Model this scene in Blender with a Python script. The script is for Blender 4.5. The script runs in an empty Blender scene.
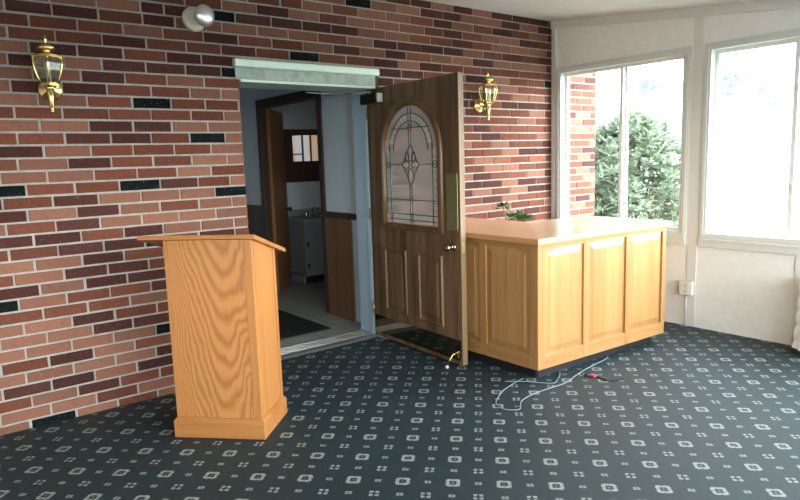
import bpy, bmesh, math, random
from mathutils import Vector, Matrix
C = bpy.context.scene.collection
PI = math.pi
rnd = random.Random(7)

# ------------------------------------------------------------------ mesh helper
class MB:
    def __init__(self):
        self.bm = bmesh.new(); self.M = Matrix.Identity(4); self.mi = 0; self.smooth = set()
    def _v(self, co): return self.bm.verts.new(self.M @ Vector(co))
    def _f(self, vs, smooth=False):
        try: f = self.bm.faces.new(vs)
        except ValueError: return None
        f.material_index = self.mi; f.smooth = smooth
        return f
    def box(self, x0, y0, z0, x1, y1, z1, bev=0.0, seg=2):
        if x0 > x1: x0, x1 = x1, x0
        if y0 > y1: y0, y1 = y1, y0
        if z0 > z1: z0, z1 = z1, z0
        v = [self._v(p) for p in ((x0,y0,z0),(x1,y0,z0),(x1,y1,z0),(x0,y1,z0),(x0,y0,z1),(x1,y0,z1),(x1,y1,z1),(x0,y1,z1))]
        fs = [self._f([v[i] for i in q]) for q in ((0,3,2,1),(4,5,6,7),(0,1,5,4),(1,2,6,5),(2,3,7,6),(3,0,4,7))]
        if bev > 0:
            es = list({e for f in fs for e in f.edges})
            r = bmesh.ops.bevel(self.bm, geom=es, offset=bev, segments=seg, profile=0.5, affect='EDGES', clamp_overlap=True)
            for f in r['faces']: f.material_index = self.mi
        return self
    def prism(self, pts, axis, a, b, smooth_side=False):
        """pts: 2-D outline; axis: extrude axis; a, b: extents. For axis x pts are (y,z); y: (x,z); z: (x,y)."""
        def P(p, t):
            return {'x': (t, p[0], p[1]), 'y': (p[0], t, p[1]), 'z': (p[0], p[1], t)}[axis]
        A = [self._v(P(p, a)) for p in pts]; B = [self._v(P(p, b)) for p in pts]
        self._f(A); self._f(list(reversed(B)))
        n = len(pts)
        for i in range(n): self._f([A[i], B[i], B[(i+1) % n], A[(i+1) % n]], smooth_side)
        return self
    def hexa(self, lo, hi):
        """two quads (4 points each) joined"""
        A = [self._v(p) for p in lo]; B = [self._v(p) for p in hi]
        self._f(list(reversed(A))); self._f(B)
        for i in range(4): self._f([A[i], A[(i+1) % 4], B[(i+1) % 4], B[i]])
        return self
    def tube(self, path, r, n=8, cap=True, closed=False):
        path = [Vector(p) for p in path]; m = len(path)
        rs = r if isinstance(r, (list, tuple)) else [r]*m
        rings = []; up = None
        for i, p in enumerate(path):
            if closed: t = path[(i+1) % m] - path[i-1]
            else: t = path[min(i+1, m-1)] - path[max(i-1, 0)]
            if t.length < 1e-9: t = Vector((0,0,1))
            t.normalize()
            if up is None:
                up = Vector((0,0,1)) if abs(t.z) < .9 else Vector((1,0,0))
            u = t.cross(up)
            if u.length < 1e-6: u = t.orthogonal()
            u.normalize(); w = u.cross(t); up = w
            rings.append([self._v(p + (u*math.cos(2*PI*k/n) + w*math.sin(2*PI*k/n))*rs[i]) for k in range(n)])
        for i in range(m if closed else m-1):
            a, b = rings[i], rings[(i+1) % m]
            for k in range(n): self._f([a[k], a[(k+1) % n], b[(k+1) % n], b[k]], True)
        if cap and not closed:
            self._f(list(reversed(rings[0]))); self._f(rings[-1])
        return self
    def lathe(self, prof, n=24, smooth=True, cap=True, phase=0.0):
        """prof: list of (radius, z) about local z"""
        rings = [[self._v((r*math.cos(2*PI*k/n+phase), r*math.sin(2*PI*k/n+phase), z)) for k in range(n)] for r, z in prof]
        for a, b in zip(rings, rings[1:]):
            for k in range(n): self._f([a[k], a[(k+1) % n], b[(k+1) % n], b[k]], smooth)
        if cap:
            self._f(list(reversed(rings[0]))); self._f(rings[-1])
        return self
    def ring_frame(self, outer, inner, axis, a, b):
        """flat frame: two outlines with the same point count, extruded along axis from a to b"""
        def P(p, t):
            return {'x': (t, p[0], p[1]), 'y': (p[0], t, p[1]), 'z': (p[0], p[1], t)}[axis]
        n = len(outer)
        O = [[self._v(P(p, t)) for p in outer] for t in (a, b)]; I = [[self._v(P(p, t)) for p in inner] for t in (a, b)]
        for i in range(n):
            j = (i+1) % n
            self._f([O[0][i], O[0][j], I[0][j], I[0][i]]); self._f([O[1][i], I[1][i], I[1][j], O[1][j]])
            self._f([O[0][i], O[1][i], O[1][j], O[0][j]]); self._f([I[0][i], I[0][j], I[1][j], I[1][i]])
        return self
    def sweep(self, paths_sections, closed=True):
        """list of cross-sections (each a list of 3-D points); joined in order"""
        R = [[self._v(p) for p in s] for s in paths_sections]
        m = len(R); k = len(R[0])
        for i in range(m if closed else m-1):
            a, b = R[i], R[(i+1) % m]
            for j in range(k-1): self._f([a[j], b[j], b[j+1], a[j+1]])
        return self
    def build(self, name, mats, parent=None, loc=(0,0,0), rz=0.0, recalc=True):
        if recalc: bmesh.ops.recalc_face_normals(self.bm, faces=self.bm.faces[:])
        me = bpy.data.meshes.new(name); self.bm.to_mesh(me); self.bm.free()
        o = bpy.data.objects.new(name, me); C.objects.link(o)
        for m in (mats if isinstance(mats, (list, tuple)) else [mats]): me.materials.append(m)
        o.location = loc; o.rotation_euler = (0, 0, rz)
        if parent is not None: o.parent = parent
        return o

def rect(a0, b0, a1, b1): return [(a0,b0),(a1,b0),(a1,b1),(a0,b1)]
def tag(o, label, cat=None, group=None, kind=None):
    o['label'] = label
    if cat: o['category'] = cat
    if group: o['group'] = group
    if kind: o['kind'] = kind
    return o
def struct(o, label, cat): return tag(o, label, cat, None, 'structure')
def empty(name, loc, rz=0.0):
    o = bpy.data.objects.new(name, None); C.objects.link(o); o.location = loc; o.rotation_euler = (0,0,rz)
    o.empty_display_size = .1
    return o
def copy_tree(o, parent=None):
    c = o.copy(); C.objects.link(c); c.parent = parent
    for ch in list(o.children): copy_tree(ch, c)
    return c

# ------------------------------------------------------------------ materials
def newmat(name):
    m = bpy.data.materials.new(name); m.use_nodes = True
    nt = m.node_tree; b = nt.nodes['Principled BSDF']
    return m, nt, b
def node(nt, typ, **kw):
    n = nt.nodes.new(typ)
    for k, v in kw.items():
        if k in n.inputs: n.inputs[k].default_value = v
        else: setattr(n, k, v)
    return n
def math_(nt, op, a, b=None, c=None, clamp=False):
    n = nt.nodes.new('ShaderNodeMath'); n.operation = op; n.use_clamp = clamp
    for i, v in enumerate((a, b, c)):
        if v is None: continue
        if isinstance(v, (int, float)): n.inputs[i].default_value = v
        else: nt.links.new(v, n.inputs[i])
    return n.outputs[0]
def ramp(nt, fac, stops):
    r = nt.nodes.new('ShaderNodeValToRGB'); e = r.color_ramp.elements
    while len(e) < len(stops): e.new(0.5)
    for el, (p, c) in zip(e, stops):
        el.position = p; el.color = (*c, 1)
    nt.links.new(fac, r.inputs[0]); return r.outputs[0]
def mixc(nt, fac, a, b, typ='MIX'):
    n = nt.nodes.new('ShaderNodeMix'); n.data_type = 'RGBA'; n.blend_type = typ
    for sock, v in ((n.inputs[0], fac), (n.inputs[6], a), (n.inputs[7], b)):
        if isinstance(v, (int, float)): sock.default_value = v
        elif isinstance(v, tuple): sock.default_value = (*v, 1)
        else: nt.links.new(v, sock)
    return n.outputs[2]
def noise(nt, vec, scale, detail=3, rough=.5, dist=0):
    n = node(nt, 'ShaderNodeTexNoise', Scale=scale, Detail=detail, Roughness=rough, Distortion=dist)
    if vec is not None: nt.links.new(vec, n.inputs['Vector'])
    return n.outputs['Fac']
def coords(nt, kind='Object', scale=(1,1,1), rot=(0,0,0)):
    t = nt.nodes.new('ShaderNodeTexCoord'); mp = node(nt, 'ShaderNodeMapping')
    mp.inputs['Scale'].default_value = scale; mp.inputs['Rotation'].default_value = rot
    nt.links.new(t.outputs[kind], mp.inputs['Vector']); return mp.outputs[0]
def bump(nt, b, h, strength=.3, dist=.01):
    n = node(nt, 'ShaderNodeBump', Strength=strength, Distance=dist)
    nt.links.new(h, n.inputs['Height']); nt.links.new(n.outputs[0], b.inputs['Normal'])
def plain(name, col, rough=.5, metal=0.0, var=.06, scale=6.0, spec=.5, bmp=0):
    m, nt, b = newmat(name)
    v = coords(nt); f = noise(nt, v, scale, 4)
    lo = tuple(c*(1-var) for c in col); hi = tuple(min(1, c*(1+var)) for c in col)
    nt.links.new(ramp(nt, f, [(.3, lo), (.7, hi)]), b.inputs['Base Color'])
    b.inputs['Roughness'].default_value = rough; b.inputs['Metallic'].default_value = metal
    b.inputs['Specular IOR Level'].default_value = spec
    if bmp: bump(nt, b, noise(nt, v, scale*14, 4), bmp, .004)
    return m
def wood(name, dark, light, axis='Z', rough=.4, cath=None, fine=1.0, mid=None, offs=(0,0,0), contrast=1.0):
    """straight grain along axis; cath = (x0, kx, kz, freq) adds cathedral arches across object x and z"""
    m, nt, b = newmat(name)
    st = {'X': (.04,1,1), 'Y': (1,.04,1), 'Z': (1,1,.04)}[axis]
    t = nt.nodes.new('ShaderNodeTexCoord')
    def mapped(s):
        mp = node(nt, 'ShaderNodeMapping'); mp.inputs['Scale'].default_value = s; mp.inputs['Location'].default_value = offs
        nt.links.new(t.outputs['Object'], mp.inputs['Vector']); return mp.outputs[0]
    vf = mapped(tuple(s*1.0 for s in st))
    fib = noise(nt, vf, 150*fine, 3, .6)
    band = noise(nt, vf, 14*fine, 3, .55)
    if cath:
        sx = node(nt, 'ShaderNodeSeparateXYZ'); nt.links.new(t.outputs['Object'], sx.inputs[0])
        x0, kx, kz, fr = cath
        dx = math_(nt, 'SUBTRACT', sx.outputs[0], x0)
        n1 = noise(nt, mapped((1,1,.35)), 5, 3, .5)
        dx2 = math_(nt, 'ADD', dx, math_(nt, 'MULTIPLY', math_(nt, 'SUBTRACT', n1, .5), .22))
        v = math_(nt, 'SUBTRACT', math_(nt, 'MULTIPLY', math_(nt, 'MULTIPLY', dx2, dx2), kx), math_(nt, 'MULTIPLY', sx.outputs[2], kz))
        v = math_(nt, 'ADD', v, math_(nt, 'MULTIPLY', n1, .35))
        s = math_(nt, 'SINE', math_(nt, 'MULTIPLY', v, fr))
        s = math_(nt, 'MULTIPLY_ADD', s, .5, .5)
        s = math_(nt, 'POWER', s, 1.6)
        g = math_(nt, 'ADD', math_(nt, 'MULTIPLY', s, .55*contrast), math_(nt, 'MULTIPLY', fib, .45))
    else:
        g = math_(nt, 'ADD', math_(nt, 'MULTIPLY', band, .62), math_(nt, 'MULTIPLY', fib, .38))
    if cath: col = ramp(nt, g, [(.2, light), (.85, dark)])
    else: col = ramp(nt, g, [(.36, dark), (.64, light)])
    nt.links.new(col, b.inputs['Base Color'])
    b.inputs['Roughness'].default_value = rough
    bump(nt, b, fib, .12, .002)
    return m
BRICKROWS = '''
-5 3507D 3737P 3991D 4223P 4466D 4751D 5008D
-4 2860K 3106P 3367P 3612D 3871D 4085P 4322P 4599D 4863P 5112D
-3 2300R 2479P 2738R 2977P 3251P 3501R 3754D 3975P 4232R 4477D 4749R 4993P 5264D
-2 2620R 2871P 3128P 3382P 3651R 3867D 4094R 4345P 4583P 4848D 5112R
-1 1315D 1464D 1790K 1947D 2219D 2470D 2721D 2970P 3235P 3485O 3716R 3971D 4229R 4475P 4734P 5007P
0 574D 814D 1063R 1321D 1736P 1848P 2106P 2350P 2603R 2863P 3112D 3355D 3613D 3863D 4115P 4355R 4608D 4861R 5126D
1 463R 689R 940R 1201P 1446R 1710D 1958R 2217R 2470P 2731D 2982P 3228D 3447O 3722P 3967P 4213D 4486P 4732P 4992P
2 574R 816R 1072D 1333R 1589R 1830D 2088R 2349K 2603R 2846R 3105D 3359P 3585D 4099R 4327R 4579R 4845R 5111R
3 457P 675D 926D 1188R 1453D 1685D 4122D 4470P 4717R 4976R 5218K
4 559D 688P 849P 1059D 1320D 1571D 1819K 4298R 4563P 4830R 5080R
5 451P 680P 934D 1186R 1447P 1694R 4454R 4729P 4975P 5218R
6 558D 824D 1074R 1339R 1592P 1808P 4426R 4589D 4828D 5095D
7 464P 691P 954R 1216K 1461R 1689R 4115D 4452R 4713R 4974P
8 563R 810R 1073R 1326R 1588R 1819P 4305R 4573R 4827P 5095R
9 463P 687P 951D 1209D 1455P 1699P 4213D 4436R 4684R 4944R 5218R
10 563R 812D 1071D 1314R 1569K 1815P 4097R 4315D 4585R 4826R 5094P
11 457D 693P 949R 1196R 1456R 1709P 4197R 4447P 4696R 4958R 5202D
12 553P 814D 1058R 1314R 1571P 1819P 4093R 4325R 4583P 4839D 5094D
13 457P 695P 952R 1208R 1464P 1698R 4206P 4472O 4723R 4972O 5234R
14 339K 579R 839R 1092K 1347D 1601R 1830P 4103R 4336P 4595P 4838R 5094R
15 456R 712D 968P 1220P 1472P 1715K 4203D 4442R 4707R 4956P 5218D
16 347D 574P 836D 1085P 1334R 1596P 1834P 4099D 4320D 4579P 4822D 5093R
17 456R 714D 960P 1213P 1454P 1711P 4200P 4440R 4705P 4956D 5234D
18 356D 590D 845R 1096D 1342P 1599P 1838P 4083R 4317D 4577P 4821R 5093R
19 456R 711D 970D 1220K 1316R 4197P 4451P 4718R 4970R
20 350P 581P 836D 1083R 1336D
21 466P 729D 980D 1233R
22 359D 593P 840D 1088D
23 255K 476P 732R 979R 1233D
24 359R 594R 843R 1094P
25 268P 487P 745D 996R 1259R
26 358P 601P 858D 1100D
27 248P 483P 731P 976P 1240K
28 348R 598D 851P 1099O
29 237P 468P 729P 975P
30 343D 599D 843P 1099D
31 241R 485P 738D 987R
32 313P 580P 841R 1093P
33 221P 465K 718P 961R
'''
SKY = 1.0; EXPO = 3.75
CARPET_LO = (.0012,.0080,.0095); CARPET_HI = (.0036,.0175,.0205); CARPET_MOTIF = (.25,.26,.235)
# --- brick: colour per brick from an attribute, mottled
def make_brick(name):
    m, nt, b = newmat(name)
    a = node(nt, 'ShaderNodeVertexColor'); a.layer_name = 'brick_colour'
    v = coords(nt)
    f = noise(nt, v, 22, 5, .65)
    g = noise(nt, v, 120, 3, .6)
    k = math_(nt, 'MULTIPLY_ADD', f, .9, .55)
    col = mixc(nt, 1.0, a.outputs['Color'], ramp(nt, k, [(.5, (.62,.62,.62)), (1.0, (1,1,1))]), 'MULTIPLY')
    col = mixc(nt, math_(nt, 'MULTIPLY', math_(nt, 'GREATER_THAN', g, .66), .22), col, (.62,.55,.50))
    nt.links.new(col, b.inputs['Base Color']); b.inputs['Roughness'].default_value = .9
    b.inputs['Specular IOR Level'].default_value = .08
    bump(nt, b, math_(nt, 'ADD', f, g), .5, .004)
    return m
M_brick = make_brick('brick_face')
M_mortar = plain('mortar', (.31,.285,.255), .95, var=.16, scale=18, bmp=.4)
# --- carpet: dark green-blue with pale square motifs on a lattice turned 45 degrees
def make_carpet():
    m, nt, b = newmat('patterned_carpet')
    t = nt.nodes.new('ShaderNodeTexCoord'); s = node(nt, 'ShaderNodeSeparateXYZ'); nt.links.new(t.outputs['Object'], s.inputs[0])
    X = math_(nt, 'SUBTRACT', s.outputs[0], 2.087); Y = math_(nt, 'ADD', s.outputs[1], 1.988)
    p = .2405; r2 = math.sqrt(.5)/p
    u = math_(nt, 'MULTIPLY', math_(nt, 'SUBTRACT', X, Y), r2); w = math_(nt, 'MULTIPLY', math_(nt, 'ADD', X, Y), r2)
    wob = node(nt, 'ShaderNodeTexNoise', Scale=160.0, Detail=2.0); nt.links.new(t.outputs['Object'], wob.inputs['Vector'])
    wsep = node(nt, 'ShaderNodeSeparateColor'); nt.links.new(wob.outputs['Color'], wsep.inputs[0])
    u = math_(nt, 'ADD', u, math_(nt, 'MULTIPLY', math_(nt, 'SUBTRACT', wsep.outputs[0], .5), .045))
    w = math_(nt, 'ADD', w, math_(nt, 'MULTIPLY', math_(nt, 'SUBTRACT', wsep.outputs[1], .5), .045))
    def cell(a, o):  # metres from the nearest lattice point
        f = math_(nt, 'FRACT', math_(nt, 'ADD', a, o))
        return math_(nt, 'MULTIPLY', math_(nt, 'ABSOLUTE', math_(nt, 'SUBTRACT', f, .5)), p)
    def lt(a, c): return math_(nt, 'LESS_THAN', a, c)
    def gt(a, c): return math_(nt, 'GREATER_THAN', a, c)
    mul = lambda a, c: math_(nt, 'MULTIPLY', a, c); mx = lambda a, c: math_(nt, 'MAXIMUM', a, c); mn = lambda a, c: math_(nt, 'MINIMUM', a, c)
    u0, w0 = cell(u, .5), cell(w, .5); u5, w5 = cell(u, 0), cell(w, 0)
    big = mx(u0, w0); ring = mul(lt(big, .034), gt(big, .0175))
    nick = mul(gt(mn(u0, w0), .027), lt(big, .1))
    ring = mul(ring, math_(nt, 'SUBTRACT', 1, nick))
    sepl = mul(mul(lt(mn(u0, w0), .0035), gt(big, .024)), .5); ring = mul(ring, math_(nt, 'SUBTRACT', 1, sepl))
    dot = mul(lt(big, .0055), .45)
    med = mx(u5, w5); mr = mul(mul(lt(med, .0225), gt(med, .0095)), gt(mn(u5, w5), .0045))
    def tiny(a, c):
        q = mx(a, math_(nt, 'MULTIPLY', c, 1.25)); return mul(mul(lt(q, .0155), .8), math_(nt, 'SUBTRACT', 1, mul(lt(a, .003), .6)))
    tn = mx(tiny(u5, w0), tiny(u0, w5))
    f = mx(mx(ring, dot), mx(mr, tn))
    fade = noise(nt, t.outputs['Object'], 260, 2, .6)
    f = mul(f, math_(nt, 'MULTIPLY_ADD', fade, 1.2, .25, clamp=True))
    pile = noise(nt, t.outputs['Object'], 420, 3, .7); soft = noise(nt, t.outputs['Object'], 2.2, 4, .6)
    base = ramp(nt, math_(nt, 'ADD', math_(nt, 'MULTIPLY', pile, .6), math_(nt, 'MULTIPLY', soft, .4)), [(.3, CARPET_LO), (.7, CARPET_HI)])
    col = mixc(nt, f, base, CARPET_MOTIF)
    nt.links.new(col, b.inputs['Base Color']); b.inputs['Roughness'].default_value = .58
    b.inputs['Specular IOR Level'].default_value = .35
    b.inputs['Sheen Weight'].default_value = .03; b.inputs['Sheen Roughness'].default_value = .45
    b.inputs['Sheen Tint'].default_value = (.75, .88, 1, 1)
    bump(nt, b, pile, .5, .004)
    return m
M_carpet = make_carpet()
def make_tile():
    m, nt, b = newmat('hall_tile')
    v = coords(nt)
    k = node(nt, 'ShaderNodeTexBrick', Scale=1.0); k.offset = 0.0
    nt.links.new(v, k.inputs['Vector'])
    k.inputs['Color1'].default_value = (.36,.36,.33,1); k.inputs['Color2'].default_value = (.33,.33,.31,1); k.inputs['Mortar'].default_value = (.16,.16,.15,1)
    k.inputs['Mortar Size'].default_value = .009; k.inputs['Brick Width'].default_value = .31; k.inputs['Row Height'].default_value = .31
    nt.links.new(mixc(nt, .25, k.outputs['Color'], ramp(nt, noise(nt, v, 9, 5), [(.3, (.26,.26,.24)), (.7, (.42,.41,.38))])), b.inputs['Base Color'])
    b.inputs['Roughness'].default_value = .35
    return m
M_tile = make_tile()
M_oak_front = wood('oak_plywood', (.30,.108,.028), (.45,.196,.060), 'Z', .38, cath=(.07, 14.0, .95, 48.0), contrast=1.0)
M_oak = wood('oak_board', (.325,.130,.035), (.435,.190,.058), 'Z', .38)
M_oak_x = wood('oak_board_lengthwise', (.30,.115,.030), (.425,.180,.055), 'X', .38)
M_bar = wood('light_oak', (.33,.160,.054), (.455,.245,.094), 'Z', .32, fine=.8)
M_bar_x = wood('light_oak_rail', (.33,.160,.054), (.455,.245,.094), 'X', .32, fine=.8)
M_bartop = wood('oak_counter_top_glare', (.54,.31,.14), (.64,.40,.20), 'X', .22, fine=.8)  # paler than the other arm: window glare put into the wood colour
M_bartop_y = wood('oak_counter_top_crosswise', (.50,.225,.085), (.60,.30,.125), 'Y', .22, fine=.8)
for _m in (M_bartop, M_bartop_y):
    _b = _m.node_tree.nodes['Principled BSDF']; _b.inputs['Coat Weight'].default_value = .8; _b.inputs['Coat Roughness'].default_value = .32
M_door = wood('stained_oak_door', (.052,.026,.012), (.225,.128,.062), 'Z', .42, fine=.95, offs=(.3,.1,.7))
M_dooredge = wood('door_edge_wood', (.17,.105,.048), (.23,.15,.075), 'Z', .5)
M_walnut = wood('dark_brown_wood', (.035,.016,.008), (.075,.036,.017), 'Z', .45)
M_wains = wood('brown_panelling', (.15,.066,.026), (.25,.12,.050), 'Z', .4, fine=.6)
M_hdoor = wood('brown_interior_door', (.21,.085,.028), (.32,.14,.052), 'Z', .4, fine=.6)
M_white = plain('painted_white_trim', (.67,.665,.63), .5, var=.02)
M_panel = plain('textured_white_panel', (.80,.79,.75), .75, var=.03, scale=22, bmp=.12)
M_ceil = plain('painted_ceiling', (.66,.655,.625), .6, var=.02, scale=3)
M_vinyl = plain('white_vinyl_frame', (.62,.635,.60), .4, var=.02)
M_alum = plain('grey_aluminium_sash', (.80,.82,.80), .4, .0, var=.03)
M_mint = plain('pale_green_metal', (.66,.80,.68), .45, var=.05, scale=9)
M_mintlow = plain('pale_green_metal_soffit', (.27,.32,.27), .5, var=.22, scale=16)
M_jamb = plain('blue_grey_steel_jamb', (.47,.60,.70), .45, var=.04)
M_hallwall = plain('pale_blue_hall_paint', (.72,.80,.86), .8, var=.03)
M_hallceil = plain('hall_ceiling_paint', (.5,.5,.48), .8, var=.02)
M_steel = plain('brushed_threshold_metal', (.42,.42,.40), .38, .8, var=.12, scale=30)
M_brass = plain('polished_brass', (.78,.57,.22), .16, 1.0, var=.04)
M_brassdark = plain('tarnished_brass', (.42,.39,.19), .42, .85, var=.10, scale=12)
M_kick = plain('dark_mirror_kick_plate', (.30,.25,.17), .10, 1.0, var=.05)
M_black = plain('black_rubber', (.010,.010,.011), .6, var=.1)
M_bmetal = plain('black_painted_metal', (.015,.014,.013), .4, var=.1)
M_cream = plain('cream_enamel', (.66,.60,.44), .4, var=.04)
M_silver = plain('silvered_lamp_glass', (.78,.77,.72), .30, .75, var=.05)
M_kickblack = plain('black_toe_kick', (.012,.012,.014), .6, var=.1)
M_plastic = plain('white_plastic', (.68,.67,.62), .4, var=.02)
M_slot = plain('dark_slots', (.06,.06,.06), .5)
M_lead = plain('lead_came', (.10,.095,.075), .35, .8, var=.1)
M_vanity = plain('pale_vanity_paint', (.26,.31,.31), .5, var=.03)
M_vtop = plain('pale_vanity_top', (.30,.34,.34), .3, var=.04)
M_chrome = plain('chrome', (.7,.7,.7), .12, 1.0, var=.02)
M_cable = plain('pale_blue_grey_cable', (.20,.25,.28), .5, var=.06)
M_dcable = plain('black_cable', (.012,.012,.014), .5, var=.1)
M_red = plain('red_plug_plastic', (.42,.05,.09), .5, var=.08)
M_mat = plain('black_rubber_mat', (.012,.012,.012), .7, var=.25, scale=40, bmp=.5)
M_pot = plain('terracotta', (.34,.13,.06), .8, var=.1)
M_leaf = plain('green_leaves', (.05,.13,.03), .5, var=.4, scale=25)
M_stem = plain('plant_stems', (.14,.13,.06), .7, var=.2)
M_yew = plain('yew_leaves', (.23,.29,.20), .55, var=.5, scale=9)
M_washedbark = plain('washed_out_bark', (.55,.55,.52), .9, var=.1)  # near white so trunks look overexposed; the glare is in the colour
M_bark = plain('bark', (.13,.085,.055), .9, var=.25, scale=14)
M_tree = plain('pale_green_leaves', (.09,.26,.20), .6, var=.3, scale=3)
M_ground = plain('pale_paving', (.30,.30,.28), .9, var=.06, scale=1.0)
M_cloth = plain('white_lace_cloth', (.93,.93,.92), .8, var=.03)
M_wick = plain('candle_sleeve', (.75,.70,.58), .5)
M_shoe = plain('black_leather', (.010,.010,.012), .35, var=.1)
M_wallpaint = plain('white_wall_paint', (.60,.59,.56), .8, var=.02)
def make_glass(name, tint=(1,1,1), ior=1.45, rough=0.0, refl=1.0):
    m, nt, b = newmat(name); nt.nodes.remove(b)
    out = [n for n in nt.nodes if n.type == 'OUTPUT_MATERIAL'][0]
    lw = node(nt, 'ShaderNodeLayerWeight', Blend=.5); r0 = ((ior-1)/(ior+1))**2
    fres = math_(nt, 'MULTIPLY_ADD', math_(nt, 'POWER', lw.outputs['Facing'], 5.0), 1-r0, r0)
    tr = node(nt, 'ShaderNodeBsdfTransparent', Color=(*tint, 1)); gl = node(nt, 'ShaderNodeBsdfGlossy', Roughness=rough)
    mx = nt.nodes.new('ShaderNodeMixShader')
    nt.links.new(math_(nt, 'MULTIPLY', fres, refl), mx.inputs[0]); nt.links.new(tr.outputs[0], mx.inputs[1]); nt.links.new(gl.outputs[0], mx.inputs[2])
    nt.links.new(mx.outputs[0], out.inputs['Surface'])
    return m
M_glass = make_glass('window_glass', (.97,.99,.98))
M_lglass = make_glass('lantern_glass', (.80,.86,.78), 1.6, .04, 1.6)
def make_lit(name, col, s):
    m, nt, b = newmat(name); b.inputs['Base Color'].default_value = (.5,.5,.5,1)
    v = coords(nt); f = noise(nt, v, 3, 2)
    nt.links.new(ramp(nt, f, [(.35, (.9,.62,.40)), (.5, col), (.8, (.75,.9,1))]), b.inputs['Emission Color']); b.inputs['Emission Strength'].default_value = s
    return m
M_mirrorglow = make_lit('added_glow_for_mirror', (1,.97,.92), .04)  # self-glowing pane, added so that the mirror shows something bright
def make_frost(name, col, trans, rough):
    m, nt, b = newmat(name)
    v = coords(nt); f = noise(nt, v, 60, 3, .6)
    b.inputs['Base Color'].default_value = (*col, 1); b.inputs['Transmission Weight'].default_value = trans
    b.inputs['Roughness'].default_value = rough; b.inputs['IOR'].default_value = 1.3
    bump(nt, b, f, .35, .004)
    return m
M_frost = make_frost('textured_door_glass', (.80,.80,.78), .60, .20)
M_bevelglass = make_frost('bevelled_glass_strip', (.80,.84,.74), .35, .15)

# ================================================================== CAMERA
cam = bpy.data.cameras.new('camera'); co = bpy.data.objects.new('camera', cam); C.objects.link(co)
yaw, pit, rol = math.radians(37.8196), math.radians(-8.0592), math.radians(-1.8289)
fwd = Vector((math.sin(yaw)*math.cos(pit), math.cos(yaw)*math.cos(pit), math.sin(pit)))
rt = Vector((math.cos(yaw), -math.sin(yaw), 0)); up = rt.cross(fwd)
r2 = rt*math.cos(rol) + up*math.sin(rol); u2 = -rt*math.sin(rol) + up*math.cos(rol)
mw = Matrix.Identity(4)
for i in range(3): mw[i][0], mw[i][1], mw[i][2] = r2[i], u2[i], -fwd[i]
mw.translation = Vector((0, -4.2748, 1.5293)); co.matrix_world = mw
cam.sensor_width = 36; cam.lens = 36*637.6/800; cam.clip_start = .02; cam.clip_end = 300
bpy.context.scene.camera = co

# ================================================================== BRICK WALL
CS = .074; XW = 5.336
def jz(k): return (32-k+.70)*CS            # height of the mortar joint under course k
BL = .2545
OX0, OX1, OZ = 1.940, 3.158, 2.262         # doorway cut in the brickwork
COLS = {'R': (.124,.043,.027), 'D': (.062,.0235,.019), 'P': (.195,.088,.058), 'O': (.175,.062,.034), 'K': (.005,.007,.007)}
COURSES = {}
for line in BRICKROWS.strip().split('\n'):
    t = line.split(); COURSES[int(t[0])] = [(int(a[:-1])/1000, a[-1]) for a in t[1:]]
def brick_row(k, x0, x1):
    """list of (xa, xb, letter) over x0..x1"""
    an = COURSES.get(k, [])
    if not an:
        ph = .571 if k % 2 == 0 else .457
        an = [(ph + BL*3, rnd.choice('RRDP'))]
    out = []
    def fill(a, b, first=None):
        n = max(1, round((b-a)/BL)); w = (b-a)/n
        for i in range(n): out.append((a+i*w, a+(i+1)*w, first if (i == 0 and first) else rnd.choices('RDPO', (48,26,22,4))[0]))
    x = an[0][0]
    lead = []
    while x > x0: lead.append((x-BL, x, rnd.choices('RDPO', (40,20,38,2))[0])); x -= BL
    out.extend(reversed(lead))
    for (a, c), (b, _) in zip(an, an[1:]): fill(a, b, c)
    a, c = an[-1]; out.append((a, a+BL, c)); x = a+BL
    while x < x1: out.append((x, x+BL, rnd.choices('RDPO', (50,22,24,4))[0])); x += BL
    return [(max(a, x0), min(b, x1), c) for a, b, c in out if min(b, x1)-max(a, x0) > .02]
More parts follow.
